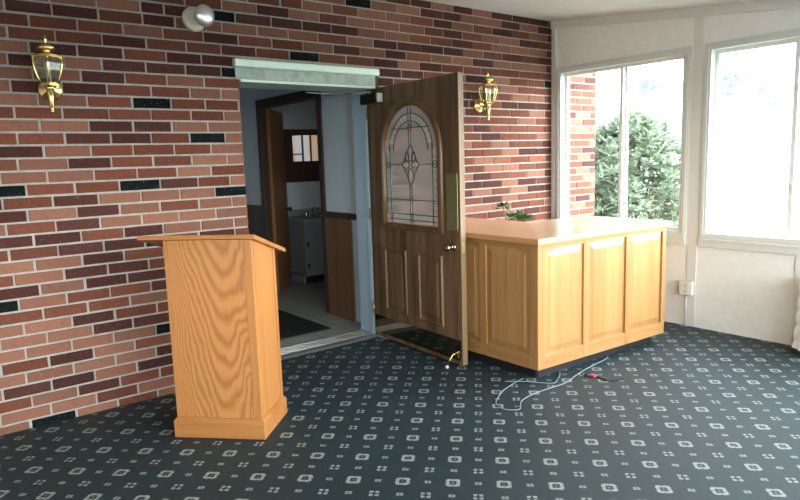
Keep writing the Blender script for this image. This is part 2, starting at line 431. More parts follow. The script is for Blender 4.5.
def brick_wall(name, x0, x1, kmin, kmax, slabs, opening=True):
    mb = MB(); cols = []
    mb.mi = 0
    for s in slabs: mb.box(*s)
    nslab = len(mb.bm.faces); mb.mi = 1
    pal = []
    for k in range(kmin, kmax+1):
        zb, zt = jz(k)+.0055, jz(k-1)-.0055
        zb = max(zb, 0.0)
        for a, b, c in brick_row(k, x0, x1):
            segs = [(a, b)]
            if opening and k >= 3:
                segs = []
                if a < OX0-.01: segs.append((a, min(b, OX0+.004)))
                if b > OX1+.01: segs.append((max(a, OX1-.004), b))
            for p, q in segs:
                if q-p < .03: continue
                j = lambda: rnd.uniform(-.0025, .0025)
                base = COLS[c]; f = rnd.uniform(.84, 1.18); g = rnd.uniform(-.03, .03)
                colr = (min(1, base[0]*f*(1+g)), base[1]*f, base[2]*f*(1-g), 1)
                n0 = len(mb.bm.faces)
                pl = p+.0055+j() if p > x0 else p; pr = q-.0055+j() if q < x1 else q
                if opening and k >= 3:
                    if abs(q-(OX0+.004)) < 1e-6: pr = q
                    if abs(p-(OX1-.004)) < 1e-6: pl = p
                d = -.007+rnd.uniform(-.0015,.0015)
                zl, zr = zb+j()*.5, zb+j()*.5; tl, tr = zt+j()*.5, zt+j()*.5
                e = .0018
                mb.hexa([(pl,.003,zl),(pr,.003,zr),(pr,.003,tr),(pl,.003,tl)], [(pl+e,d,zl+e),(pr-e,d,zr+e),(pr-e,d,tr-e),(pl+e,d,tl-e)])
                pal.append((len(mb.bm.faces)-n0, colr))
    bmesh.ops.recalc_face_normals(mb.bm, faces=mb.bm.faces[:])
    o = mb.build(name, [M_mortar, M_brick], recalc=False)
    ca = o.data.color_attributes.new('brick_colour', 'FLOAT_COLOR', 'CORNER')
    fi = 0; li = 0
    vals = []
    flat = [None]*nslab
    for n, c in pal: flat.extend([c]*n)
    for p in o.data.polygons:
        c = flat[p.index] if p.index < len(flat) and flat[p.index] else (.4,.4,.4,1)
        for _ in range(p.loop_total): vals.extend(c)
    ca.data.foreach_set('color', vals)
    return o
o = brick_wall('wall_back', -2.7, XW, -9, 33, [(-2.7,0,0,OX0,.14,3.1), (OX1,0,0,XW,.14,3.1), (OX0,0,OZ,OX1,.14,3.1)])
struct(o, 'brick wall of mixed red brown and black bricks around the doorway', 'wall')
o = brick_wall('wall_exterior', XW+.10, 6.08, -9, 37, [(XW+.10,0,-.4,6.075,.14,3.1)], False)
struct(o, 'brick outer wall running on beyond the window behind the bush', 'wall')

# ================================================================== ROOM SHELL
mb = MB(); mb.prism([(-2.7,-5.3),(XW+.05,-5.3),(XW+.05,0),(OX1,0),(OX1,.145),(OX0,.145),(OX0,0),(-2.7,0)], 'z', -.12, 0)
struct(mb.build('floor', M_carpet), 'dark green carpet with small pale square motifs', 'carpet floor')
def cz(y): return 2.85 + .105*y
mb = MB(); mb.prism([(.14,cz(.14)),(-5.45,cz(-5.45)),(-5.45,cz(-5.45)+.16),(.14,cz(.14)+.16)], 'x', -2.85, XW+.12)
struct(mb.build('ceiling', M_ceil), 'pale grey painted ceiling sloping down away from the brick wall', 'ceiling')
W0, W1 = XW, XW+.10
mb = MB()
mb.box(W0,-5.3,0,W1,0,.776)
mb.prism([(0,2.39),(0,cz(0)+.05),(-4.4,cz(-4.4)+.05),(-4.4,2.39)], 'x', W0, W1)
for a, b in ((0,-.07),(-1.46,-1.58),(-2.99,-3.11),(-4.4,-5.3)): mb.box(W0,a,.776,W1,b,2.39)
mb.box(W0,0,0,W1,.14,3.1)
struct(mb.build('wall_right', M_panel), 'white panelled wall with large sliding windows', 'wall')
mb = MB()
FW = [(-1.6,-.3),(-.1,1.5),(1.65,3.25),(3.4,5.1)]
y0, y1 = -5.3, -5.42
mb.box(-2.85,y0,0,W1,y1,.70); mb.box(-2.85,y0,2.16,W1,y1,2.6)
xs = [-2.85]+[v for p in FW for v in p]+[W1]
for a, b in zip(xs[::2], xs[1::2]): mb.box(a,y0,.70,b,y1,2.16)
struct(mb.build('wall_front', M_wallpaint), 'white wall with windows behind the viewer', 'wall')
LW = [(-4.9,-3.3)]
mb = MB()
mb.box(-2.7,-5.3,0,-2.85,.14,.75); mb.box(-2.7,-5.3,2.16,-2.85,.14,3.0)
ys = [-5.3]+[v for p in LW for v in p]+[.14]
for a, b in zip(ys[::2], ys[1::2]): mb.box(-2.7,a,.75,-2.85,b,2.16)
struct(mb.build('wall_left', M_wallpaint), 'white side wall with windows out of view', 'wall')

# ---- trim on the window wall
mb = MB()
y_a, y_b = 0, -5.3
mb.hexa([(W0-.028,y_a-.008,cz(y_a)-.075),(W0,y_a-.008,cz(y_a)-.075),(W0,y_a-.008,cz(y_a)),(W0-.028,y_a-.008,cz(y_a))],
        [(W0-.028,y_b,cz(y_b)-.075),(W0,y_b,cz(y_b)-.075),(W0,y_b,cz(y_b)),(W0-.028,y_b,cz(y_b))])
struct(mb.build('trim_1', M_white), 'white trim strip under the ceiling along the window wall', 'trim')
mb = MB(); mb.box(W0-.014,-.008,0,W0,-.062,cz(-.06)-.07,.003)
struct(mb.build('trim_2', M_white), 'white corner strip between brick wall and window wall', 'trim')
mb = MB(); mb.box(W0-.008,-1.478,0,W0,-1.562,cz(-1.5)-.07,.004)
struct(mb.build('trim_3', M_white), 'white post cover between the two windows', 'trim')
mb = MB(); mb.box(W0-.016,-3.01,0,W0,-3.09,cz(-3.05)-.07,.004)
struct(mb.build('trim_4', M_white), 'white post cover at the edge of the second window', 'trim')
mb = MB(); mb.box(W0-.010,-2.335,0.0,W0,-2.375,.70,.003)
struct(mb.build('trim_5', M_white), 'white narrow batten on the panel below the second window', 'trim')

def window(name, a, b, mull, z0, z1, label, axis='x', at=W0, inward=-1):
    """window in a wall; a > b along y (axis x) or x (axis y)"""
    def ring(mb, r0, r1, d0, d1):
        mb.ring_frame(rect(*r0), rect(*r1), axis, at+d0*(-inward), at+d1*(-inward))
    lo, hi = min(a,b), max(a,b)
    mb = MB()
    ring(mb, (lo,z0,hi,z1), (lo+.055,z0+.055,hi-.055,z1-.055), -.014, .10)
    ring(mb, (lo+.012,z0+.012,hi-.012,z1-.012), (lo+.035,z0+.035,hi-.035,z1-.035), -.022, -.012)
    w = struct(mb.build(name, M_vinyl), label, 'window')
    for i, (p, q) in enumerate(((lo+.055, mull+.030), (mull-.030, hi-.055))):
        d = .030 + i*.030
        mb = MB(); ring(mb, (p,z0+.055,q,z1-.055), (p+.032,z0+.055+.032,q-.032,z1-.055-.032), d, d+.026)
        s = mb.build('sash', M_alum, w)
        mb = MB(); g = at + (d+.011)*(-inward)
        if axis == 'x': mb.box(g,p+.026,z0+.081,g+.004,q-.026,z1-.081)
        else: mb.box(p+.026,g,z0+.081,q-.026,g+.004,z1-.081)
        mb.build('pane', M_glass, s)
    return w
wa = window('window_1', -.07, -1.46, -.798, .776, 2.39, 'sliding window beside the brick corner looking onto the bush')
wb = window('window_2', -1.58, -2.99, -2.272, .776, 2.39, 'sliding window nearer the viewer with bright washed-out view')
wc = window('window_3', -3.11, -4.4, -3.75, .776, 2.39, 'third sliding window on the same wall outside the picture')
for i, (a, b) in enumerate(FW): window('window_%d' % (4+i), a, b, (a+b)/2, .70, 2.16, 'front wall window behind the viewer, number %s' % 'one two three four'.split()[i], 'y', -5.3, 1)
for i, (a, b) in enumerate(LW): window('window_%d' % (8+i), a, b, (a+b)/2, .75, 2.16, 'side wall window outside the picture, %s' % ('near the viewer',)[i], 'x', -2.7, 1)
for w, a, b in ((wa,-.07,-1.46),(wb,-1.58,-2.99)):   # stool under each window, latch on the middle rail
    mb = MB(); mb.box(W0-.024,a,.715,W0,b,.776,.004); mb.box(W0-.034,a-.002,.768,W0-.010,b+.002,.786,.003); mb.build('sill', M_white, w)
for w, m in ((wa,-.798),(wb,-2.272)):
    for z in (1.22, 1.98):
        mb = MB(); mb.box(W0+.012,m-.012,z-.03,W0+.032,m+.012,z+.03,.004); mb.build('latch', M_alum, w)

# ================================================================== DOORWAY
mb = MB()
pf = [(.10,2.100),(-.012,2.100),(-.030,2.112),(-.030,2.122),(-.020,2.126),(-.030,2.186),(-.058,2.196),(-.058,2.250),(.0,2.256),(.10,2.256)]
mb.mi = 0; mb.prism([(-.046,2.200),(-.052,2.204),(-.052,2.246),(-.046,2.252),(.10,2.252),(.10,2.200)], 'x', OX0-.035, OX1-.032)
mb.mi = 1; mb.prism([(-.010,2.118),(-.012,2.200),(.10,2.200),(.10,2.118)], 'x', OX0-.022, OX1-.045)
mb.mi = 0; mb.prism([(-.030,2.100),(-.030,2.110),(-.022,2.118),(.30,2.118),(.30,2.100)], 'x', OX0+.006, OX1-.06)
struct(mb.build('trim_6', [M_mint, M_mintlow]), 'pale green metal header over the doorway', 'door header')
mb = MB(); mb.box(3.172,.150,0,3.30,.43,2.12,.004); mb.box(3.160,.205,0,3.174,.25,2.12,.002)
struct(mb.build('trim_7', M_jamb), 'blue grey steel jamb on the hinge side of the doorway', 'door jamb')
mb = MB(); mb.box(1.86,.15,0,1.94,.43,2.12,.004)
struct(mb.build('trim_8', M_jamb), 'blue grey steel jamb hidden on the latch side', 'door jamb')
mb = MB()
mb.prism([(.140,0),(.165,.010),(.215,.014),(.40,.014),(.425,.002),(.425,-.02),(.140,-.02)], 'x', OX0, 3.172)
for y in (.235,.262,.30,.345,.375): mb.box(OX0,y,.013,3.172,y+.010,.0185,.001)
struct(mb.build('trim_9', M_steel), 'ribbed metal threshold between carpet and hall tiles', 'threshold')

# ---- oak entry door, open at a right angle to the brick wall; local x runs along the leaf, local -y is the face we see
DH = (3.155,.179); DRZ = math.atan2(-1.167,-.052)
LEN, ZB, ZT, TH = 1.163, .020, 2.112, .046
SC, SPR = .577, 1.594
def arch(r, zb, n=24):
    p = [(SC-r,zb),(SC-r,(zb+SPR)/2)]
    for i in range(n+1):
        a = PI - PI*i/n; p.append((SC+r*math.cos(a), SPR+r*math.sin(a)))
    p += [(SC+r,(zb+SPR)/2),(SC+r,zb)]
    return p
door = MB()
HR, HB = .365, 1.003
A = arch(HR, HB); h = len(A)//2
left = [(0,ZB),(SC,ZB),(SC,HB)] + A[:h+1] + [(SC,ZT),(0,ZT)]
right = [(LEN,ZB),(LEN,ZT),(SC,ZT)] + A[h:] + [(SC,HB),(SC,ZB)]
for poly in (left, right):
    F = [door._v((p[0],.001,p[1])) for p in poly]; B = [door._v((p[0],TH,p[1])) for p in poly]
    door._f(F); door._f(list(reversed(B)))
ring = [(SC,HB)] + A + [(SC,HB)]
for a, b in zip(ring[:-1], ring[1:]): door._f([door._v((a[0],.001,a[1])),door._v((b[0],.001,b[1])),door._v((b[0],TH,b[1])),door._v((a[0],TH,a[1]))])
door._f([door._v(p) for p in ((0,.001,ZB),(LEN,.001,ZB),(LEN,TH,ZB),(0,TH,ZB))])
door._f([door._v(p) for p in ((0,.001,ZT),(LEN,.001,ZT),(LEN,TH,ZT),(0,TH,ZT))])
door._f([door._v(p) for p in ((0,.001,ZB),(0,.001,ZT),(0,TH,ZT),(0,TH,ZB))])
droot = door.build('door_1', M_door, None, (DH[0],DH[1],0), DRZ)
struct(droot, 'open dark oak entry door with arched leaded glass and brass plates', 'door')
mb = MB(); mb.box(LEN-.001,.0005,ZB,LEN+.003,TH+.001,ZT,.001); mb.build('edge_strip', M_dooredge, droot)['label'] = 'lighter bare wood edge'
# arched moulding
def outline_strip(mb, prof):
    prev = None
    for r, zb, y in prof:
        P = arch(r, zb); P = [(SC,zb)] + list(reversed(P)) if False else P
        vs = [mb._v((p[0], y, p[1])) for p in P]
        if prev:
            n = len(vs)
            for i in range(n):
                j = (i+1) % n; mb._f([prev[i],prev[j],vs[j],vs[i]], i not in (n-1,))
        prev = vs
mb = MB(); outline_strip(mb, [(.404,.975,.001),(.402,.977,-.014),(.394,.985,-.020),(.380,.996,-.016),(.374,1.000,-.020),(.362,1.010,-.022),(.348,1.020,-.010),(.343,1.024,.012)])
mb.build('arch_moulding', wood('arch_frame_wood', (.10,.052,.022), (.20,.115,.05), 'Z', .4, fine=.6), droot)
mb = MB(); mb.prism(arch(.362,1.006), 'y', .016, .024)
gl = mb.build('arched_glass', M_frost, droot)
# pale bevelled border strips and inner arch band
mb = MB()
for s0 in (.247,.850): mb.box(s0,.011,1.10,s0+.058,.016,SPR+.02)
for i in range(16):
    a0, a1 = PI*(.06+.88*i/16), PI*(.06+.88*(i+.86)/16)
    mb.prism([(SC+r*math.cos(a), 1.600+r*math.sin(a)) for r, a in ((.275,a0),(.275,a1),(.225,a1),(.225,a0))], 'y', .011, .016)
mb.box(.335,.011,1.060,.570,.016,1.098); mb.box(.588,.011,1.060,.830,.016,1.098)
mb.box(SC-.012,.010,1.115,SC+.012,.016,1.935)
mb.build('bevelled_border', M_bevelglass, gl)['label'] = 'pale bevelled glass strips'
# lead lines
mb = MB(); Y = .009; R_ = .0033
def came(pts, r=R_): mb.tube([(p[0],Y,p[1]) for p in pts], r, 6)
came([(SC-.014,1.03),(SC-.014,1.33)]); came([(SC+.014,1.03),(SC+.014,1.33)]); came([(SC-.014,1.65),(SC-.014,1.94)]); came([(SC+.014,1.65),(SC+.014,1.94)])
for z, a, b in ((1.490,.243,SC-.115),(1.490,SC+.115,.912),(1.214,.243,.912),(1.770,.340,.815),(1.100,.25,.90),(1.056,.25,.90)): came([(a,z),(b,z)])
for s in (.305,.850): came([(s,1.03),(s,1.64)]); 
for s in (.247,.908): came([(s,1.10),(s,1.60)])
for r in (.280,.222): came([(SC+r*math.cos(a), 1.600+r*math.sin(a)) for a in [PI*i/20 for i in range(21)]])
for i in range(9):
    for s in (.247,.850): came([(s,1.14+i*.058),(s+.058,1.14+i*.058)], .002)
for dx, dz in ((.110,.160),): came([(SC,1.488+dz),(SC-dx*.62,1.488+.05),(SC-dx,1.488),(SC-dx*.62,1.488-.05),(SC,1.488-dz),(SC+dx*.62,1.488-.05),(SC+dx,1.488),(SC+dx*.62,1.488+.05),(SC,1.488+dz)])
def leaf_(cx, cz_, lx, lz):
    return [(cx+lx*math.cos(t), cz_+lz*math.sin(t)) for t in [2*PI*i/14 for i in range(15)]]
for cx, c_z, lx, lz in ((SC,1.575,.034,.062),(SC,1.400,.034,.062),(SC-.060,1.488,.046,.026),(SC+.060,1.488,.046,.026),(SC-.040,1.548,.022,.040),(SC+.040,1.548,.022,.040)): came(leaf_(cx,c_z,lx,lz), .0034)
for z in (1.770,1.214): came(leaf_(SC,z,.022,.024), .0034)
came(leaf_(.276,1.490,.022,.026)); came(leaf_(.879,1.490,.022,.026))
mb.build('lead_lines', M_lead, gl)
mb = MB()
def gem(cx, c_z, lx, lz):
    n = 14; c = mb._v((cx,.006,c_z)); vs = [mb._v((p[0],.013,p[1])) for p in leaf_(cx,c_z,lx,lz)[:-1]]
    for i in range(n): mb._f([c,vs[i],vs[(i+1)%n]])
for g in ((SC,1.575,.030,.058),(SC,1.400,.030,.058),(SC-.060,1.488,.042,.023),(SC+.060,1.488,.042,.023),(SC-.040,1.548,.019,.036),(SC+.040,1.548,.019,.036),(SC,1.488,.018,.018)): gem(*g)
mb.build('glass_jewel', M_bevelglass, gl)
# embossed lower panels
for (a, b, c, d) in ((.195,.500,.268,.812),(.655,.958,.268,.812)):
    mb = MB()
    def prof(ins, y): return [(a+ins,y,c+ins),(b-ins,y,c+ins),(b-ins,y,d-ins),(a+ins,y,d-ins)]
    prev = None
    for ins, y in ((0,.001),(.008,-.011),(.016,-.012),(.026,.0),(.050,.0),(.072,-.009)):
        vs = [mb._v(p) for p in prof(ins, y)]
        if prev:
            for i in range(4): mb._f([prev[i],prev[(i+1)%4],vs[(i+1)%4],vs[i]])
        prev = vs
    mb._f(prev)
    mb.build('embossed_panel', M_door, droot)
mb = MB(); mb.box(.008,-.003,.052,1.150,.001,.205,.001); mb.build('kick_plate', M_kick, droot)['label'] = 'dark mirror-like metal kick plate'
mb = MB(); mb.box(1.020,-.004,1.010,1.142,.001,1.420,.002)
pp = mb.build('push_plate', M_brassdark, droot); pp['label'] = 'tarnished brass push plate'
for z in (1.035,1.395):
    for x in (1.035,1.127):
        mb = MB(); mb.M = Matrix.Translation((x,-.004,z)) @ Matrix.Rotation(PI/2,4,'X'); mb.lathe([(.006,0),(.006,.002),(.002,.003)], 10); mb.build('screw', M_brass, pp)
def knob_mb(side):
    mb = MB(); mb.M = Matrix.Translation((1.082, -.001 if side < 0 else TH+.001, .892)) @ Matrix.Rotation(PI/2 if side < 0 else -PI/2, 4, 'X')
    mb.lathe([(.033,0),(.033,.005),(.026,.010),(.013,.012),(.012,.032),(.020,.038),(.028,.048),(.029,.058),(.022,.068),(.008,.072)], 24); return mb
for s in (-1,): knob_mb(s).build('knob', plain('aged_knob_metal', (.55,.47,.34), .22, 1.0), droot)
mb = MB(); mb.box(LEN+.002,.010,.855,LEN+.005,.036,.930,.001); mb.box(LEN+.004,.016,.880,LEN+.010,.030,.905,.002); mb.build('latch_plate', M_brassdark, droot)
mb = MB(); mb.box(-.012,-.062,1.988,.236,-.001,2.070,.008); clo = mb.build('door_closer', M_bmetal, droot); clo['label'] = 'black closer body with pale end cap'
mb = MB(); mb.box(.236,-.056,1.994,.246,-.006,2.064,.003); mb.build('end_cap', M_plastic, clo)
mb = MB(); mb.tube([(.10,-.035,2.070),(.10,-.035,2.092)], .012, 10); mb.tube([(.10,-.035,2.088),(.04,-.10,2.080),(-.02,-.20,2.076)], .007, 8); mb.tube([(-.02,-.20,2.076),(-.06,-.36,2.076),(-.08,-.52,2.085)], .006, 8)
mb.build('closer_arm', M_steel, clo)
mb = MB(); mb.box(1.085,-.012,.070,1.125,-.001,.120,.003); mb.tube([(1.105,-.012,.105),(1.100,-.040,.098),(1.092,-.062,.060),(1.083,-.080,.014)], [.008,.007,.006,.006], 8)
ds = mb.build('kick_down_stop', M_brass, droot)
mb = MB(); mb.M = Matrix.Translation((1.082,-.082,.0)); mb.lathe([(.012,.001),(.013,.012),(.009,.020)], 12); mb.build('rubber_tip', M_plastic, ds)
for z in (.25,1.08,1.92):
    mb = MB(); mb.tube([(-.006,-.004,z-.05),(-.006,-.004,z+.05)], .007, 8); mb.build('hinge', M_brassdark, droot)

# ================================================================== HALL AND WASHROOM BEYOND
mb = MB(); mb.box(.9,.42,-.12,5.3,5.0,0.0)
struct(mb.build('floor_hall', M_tile), 'pale tiled hall floor beyond the threshold', 'tiled floor')
HX = 3.33
mb = MB()
mb.box(HX,.14,0,HX+.11,1.26,2.5); mb.box(HX,1.26,2.17,HX+.11,2.52,2.5); mb.box(HX,2.52,0,HX+.11,5.0,2.5)
mb.box(3.172,.14,2.12,HX+.1,.43,2.5); mb.box(3.27,.15,0,HX,.44,2.5)
struct(mb.build('wall_hall_side', M_hallwall), 'pale blue hall wall with an inner doorway', 'wall')
mb = MB(); mb.box(.9,5.0,0,5.3,5.1,2.5); struct(mb.build('wall_hall_end', M_hallwall), 'pale blue end wall of the dim hall', 'wall')
mb = MB(); mb.box(.8,.14,0,.9,5.1,2.5); struct(mb.build('wall_hall_far', M_hallwall), 'pale blue far side wall of the hall, out of view', 'wall')
mb = MB(); mb.box(.8,.14,0,1.86,.43,2.6); mb.box(1.86,.14,2.126,HX,.43,2.6); struct(mb.build('wall_hall_entry', M_hallwall), 'hall side of the entry wall above the doorway', 'wall')
mb = MB(); mb.box(.8,.14,2.45,5.4,5.1,2.58); struct(mb.build('ceiling_hall', M_hallceil), 'white hall ceiling over the tiled floor', 'ceiling')
mb = MB(); mb.box(HX+.11,1.0,0,5.3,1.1,2.5); struct(mb.build('wall_washroom_front', M_hallwall), 'washroom wall next to the inner doorway', 'wall')
mb = MB(); mb.box(HX+.11,3.25,0,5.3,3.35,2.5); struct(mb.build('wall_washroom_back', M_hallwall), 'washroom wall behind the vanity and mirror', 'wall')
mb = MB(); mb.box(5.2,.5,0,5.3,5.0,2.5); struct(mb.build('wall_washroom_end', M_hallwall), 'washroom end wall, out of view', 'wall')
mb = MB(); mb.box(HX-.014,.745,.02,HX,1.19,1.0); mb.box(HX-.022,.735,.0,HX-.002,.785,1.0,.002); mb.box(HX-.022,.785,0,HX-.004,1.19,.075,.003)
struct(mb.build('trim_10', M_wains), 'brown wood panelling on the lower hall wall', 'wainscot')
mb = MB(); mb.box(HX-.028,.60,.985,HX,1.19,1.045,.004); struct(mb.build('trim_11', M_walnut), 'dark chair rail on top of the brown panelling', 'chair rail')
mb = MB(); mb.box(HX-.03,.60,1.045,HX,.705,2.45,.003); struct(mb.build('trim_12', M_white), 'pale vertical strip standing in for the lit end face of the hall wall', 'trim')  # white board carries the light that falls on the wall's end face
mb = MB(); mb.box(HX-.012,2.60,0,HX,5.0,1.0); mb.box(HX-.028,2.60,.985,HX,5.0,1.045,.004); struct(mb.build('trim_13', M_walnut), 'dark panelling on the hall wall past the inner doorway', 'wainscot')
mb = MB()
mb.box(HX-.02,1.19,0,HX+.005,1.262,2.245,.003); mb.box(HX-.02,2.51,0,HX+.005,2.60,2.245,.003); mb.box(HX-.021,1.19,2.165,HX+.005,2.60,2.250,.003)
mb.box(HX,1.255,0,HX+.11,1.275,2.18); mb.box(HX,2.505,0,HX+.11,2.525,2.18); mb.box(HX,1.26,2.16,HX+.11,2.52,2.18)
struct(mb.build('trim_14', M_walnut), 'dark brown casing of the inner doorway', 'door casing')
mb = MB(); mb.box(0,-.035,.012,.74,0,2.15,.002)
d2o = mb.build('door_2', M_hdoor, None, (3.385,2.50,0), math.radians(50)); struct(d2o, 'brown inner door standing open into the washroom', 'door')
mb = MB(); mb.M = Matrix.Translation((.675,-.035,.955)) @ Matrix.Rotation(PI/2,4,'X'); mb.lathe([(.030,0),(.030,.006),(.012,.012),(.012,.03),(.028,.045),(.026,.06),(.008,.066)], 16); mb.build('knob', M_bmetal, d2o)
mb = MB(); mb.box(HX+.11,3.235,0,5.2,3.25,.09,.003); struct(mb.build('baseboard_washroom', M_white), 'white baseboard behind the washroom vanity', 'baseboard')
wf = MB(); wf.ring_frame(rect(1.18,1.42,2.16,2.02), rect(1.23,1.47,2.11,1.97), 'x', 5.16, 5.20); wf.box(5.165,1.60,1.47,5.195,1.63,1.97); wf.box(5.165,1.86,1.47,5.195,1.885,1.97); wf.box(5.165,1.23,1.66,5.195,1.60,1.68)
w9 = struct(wf.build('window_9', M_walnut), 'small unseen glowing window added for the mirror to reflect', 'window')  # out of view, added only to give the mirror its bright reflection
mb = MB(); mb.box(5.185,1.22,1.46,5.198,2.12,1.98); mb.build('pane', M_mirrorglow, w9)
# vanity
v = empty('vanity_cabinet', (3.93,2.72,0)); tag(v, 'pale painted washroom vanity seen through the inner doorway', 'vanity')
mb = MB(); mb.box(0,.018,.10,1.1,.515,.79,.002); mb.box(0,.07,0,.02,.515,.12); mb.box(0,0.0,.10,.018,.02,.79); mb.build('body', M_vanity, v)
mb = MB(); mb.box(.02,.075,0,1.1,.09,.10); mb.build('toe_kick', M_kickblack, v)
mb = MB(); mb.box(-.02,-.025,.79,1.11,.525,.832,.006); mb.box(-.02,.505,.832,1.11,.525,.92,.004); mb.build('countertop', M_vtop, v)
for i in range(3):
    x = .03+i*.35
    mb = MB(); mb.box(x,0,.60,x+.33,.018,.775,.004); mb.box(x+.02,-.004,.62,x+.31,.002,.755,.003); mb.build('drawer', M_vanity, v)
    mb = MB(); mb.ring_frame(rect(x,.12,x+.33,.585), rect(x+.05,.17,x+.28,.535), 'y', 0, .018); mb.box(x+.045,.006,.165,x+.285,.016,.54); dr = mb.build('door', M_vanity, v)
    for z in (.21,.48):
        mb = MB(); mb.box(x-.006,-.006,z,x+.022,.0,z+.055,.002); mb.build('hinge', M_bmetal, dr)
f = empty('faucet', (4.20,2.98,.8325)); tag(f, 'chrome faucet on the pale washroom vanity top', 'faucet')
mb = MB(); mb.lathe([(.028,0),(.026,.012),(.014,.02),(.013,.10)], 14); mb.tube([(0,0,.09),(0,-.03,.115),(0,-.09,.11),(0,-.11,.085)], .011, 10); mb.build('spout', M_chrome, f)
for x in (-.09,.09):
    mb = MB(); mb.M = Matrix.Translation((x,0,0)); mb.lathe([(.024,0),(.022,.014),(.012,.022),(.02,.04),(.022,.06),(.01,.066)], 14); mb.build('handle', M_chrome, f)
mi = empty('wall_mirror', (4.25,3.25,1.62)); tag(mi, 'dark framed mirror above the vanity reflecting a window', 'mirror')
mb = MB(); mb.ring_frame(rect(-.32,-.34,.36,.345), rect(-.15,-.07,.27,.27), 'y', -.03, 0); mb.box(-.32,-.05,-.34,.36,-.028,-.28,.004); mb.build('frame', M_walnut, mi)
mb = MB(); mb.box(-.16,-.012,-.08,.28,-.004,.28); mb.build('mirror_glass', plain('silvered_mirror', (.8,.8,.8), .02, 1.0, var=.0), mi)
# doormat
mb = MB(); mb.box(2.05,.66,.0,3.0,1.70,.012,.004); tag(mb.build('doormat', M_mat), 'black rubber doormat on the hall tiles inside the doorway', 'doormat')

# ================================================================== LECTERN
L = empty('lectern', (1.411,-.7855,0), math.radians(-46)); tag(L, 'honey oak floor lectern with sloping top beside the doorway', 'lectern')
mb = MB(); mb.box(-.27,-.1975,0,.27,.1975,.100,.004); mb.prism([(-.27,.10),(-.27,.10)], 'y', 0, 0) if False else None
mb.hexa([(-.268,-.1955,.099),(.268,-.1955,.099),(.268,.1955,.099),(-.268,.1955,.099)], [(-.256,-.178,.112),(.252,-.178,.112),(.252,.187,.112),(-.256,.187,.112)])
mb.build('plinth', M_oak_x, L)
BX0, BX1, BY0, BY1 = -.258, .246, -.170, .186
def bt(y): return 1.130 - .290*(y-BY0)
mb = MB(); mb.prism([(BY0+.004,.11),(BY1,.11),(BY1,bt(BY1)),(BY0+.004,bt(BY0+.004))], 'x', BX0, BX1); body = mb.build('body', M_oak, L)
mb = MB(); mb.box(BX0+.022,BY0,.112,BX1-.046,BY0+.006,bt(BY0)-.001,.001); mb.build('front_panel', M_oak_front, L)
for a, b in ((BX0,BX0+.021),(BX1-.045,BX1)):
    mb = MB(); mb.box(a,BY0-.002,.112,b,BY0+.006,bt(BY0)-.001,.001); mb.build('corner_post', M_oak, L)
mb = MB(); mb.box(BX1-.004,BY0+.03,.112,BX1+.004,BY0+.055,bt(BY0+.05),.001); mb.box(BX1-.004,BY1-.03,.112,BX1+.006,BY1+.004,bt(BY1)+.004,.001); mb.build('side_strip', M_oak, L)
mb = MB(); ya, yb = -.185, .330; za = bt(ya)+.001; zb_ = bt(yb)+.001; dn = .022
mb.hexa([(-.40,ya,za),(.272,ya,za),(.272,yb,zb_),(-.40,yb,zb_)], [(-.40,ya+.004,za+dn),(.272,ya+.004,za+dn),(.272,yb+.004,zb_+dn),(-.40,yb+.004,zb_+dn)])
mb.build('reading_top', M_oak_x, L)

# ================================================================== L-SHAPED COUNTER
BC = Vector((3.27,-1.545,0)); A2 = math.radians(-3.2); A1 = math.radians(-89.2)
K = empty('bar_counter', BC); tag(K, 'L-shaped light oak counter with raised panels in the window corner', 'counter')
ZT2 = .945
def panel_mb(a, b, c, d):
    mb = MB(); prev = None
    for ins, y in ((-.004,.020),(-.004,.016),(.012,.013),(.052,.003)):
        vs = [mb._v(p) for p in ((a+ins,y,c+ins),(b-ins,y,c+ins),(b-ins,y,d-ins),(a+ins,y,d-ins))]
        if prev:
            for i in range(4): mb._f([prev[i],prev[(i+1)%4],vs[(i+1)%4],vs[i]])
        prev = vs
    mb._f(prev); return mb
def face(x0, x1, openings, rz, depth, first, last):
    mb = MB(); zl, zh = .175, .908
    mb.box(x0,.018,.085,x1,depth,ZT2)                       # carcass
    xs = [x0] + [q for o in openings for q in o] + [x1]
    for a, b in zip(xs[::2], xs[1::2]): mb.box(a,0,.081,b,.020,ZT2,.0025)
    mb.build('cabinet_body', M_bar, K, (0,0,0), rz)
    for a, b in openings:
        for z0, z1 in ((.081,zl),(zh,ZT2)):
            mb = MB(); mb.box(a,0,z0,b,.020,z1,.0025); mb.build('rail', M_bar_x, K, (0,0,0), rz)
    for a, b in openings: panel_mb(a, b, zl, zh).build('raised_panel', M_bar, K, (0,0,0), rz)
    mb = MB(); mb.box(x0-.012,-.012,ZT2-.016,x1+.012,.01,ZT2+.001,.004); mb.build('cornice', M_bar_x, K, (0,0,0), rz)
    mb = MB(); mb.box(x0+first,.075,0,x1-last,depth-.02,.083); mb.build('toe_kick', M_kickblack, K, (0,0,0), rz)
face(0, 1.452, [(.070,.465),(.526,.945),(.984,1.405)], A2, .60, .06, .06)
face(-1.52, 0, [(-1.475,-1.02),(-.945,-.54),(-.475,-.070)], A1, .60, .02, .06)
d2 = Vector((math.cos(A2),math.sin(A2),0)); n2 = Vector((-d2.y,d2.x,0)); dd1 = Vector((math.cos(A1),math.sin(A1),0)); n1 = Vector((-dd1.y,dd1.x,0))
OV, WD = .032, .845
def isect(p, d, q, e):
    den = d.x*e.y-d.y*e.x; t = ((q.x-p.x)*e.y-(q.y-p.y)*e.x)/den; return p+d*t
O = isect(-n2*OV, d2, -n1*OV, dd1); I = isect(n2*(WD-OV), d2, n1*(WD-OV), dd1)
R1 = O+d2*1.515; R2 = I+d2*((R1-I).dot(d2))
far = Vector((0,1.545-.012,0)); ex = Vector((1,0,0))
F1 = isect(O, dd1, far, ex); F2 = isect(I, dd1, far, ex)
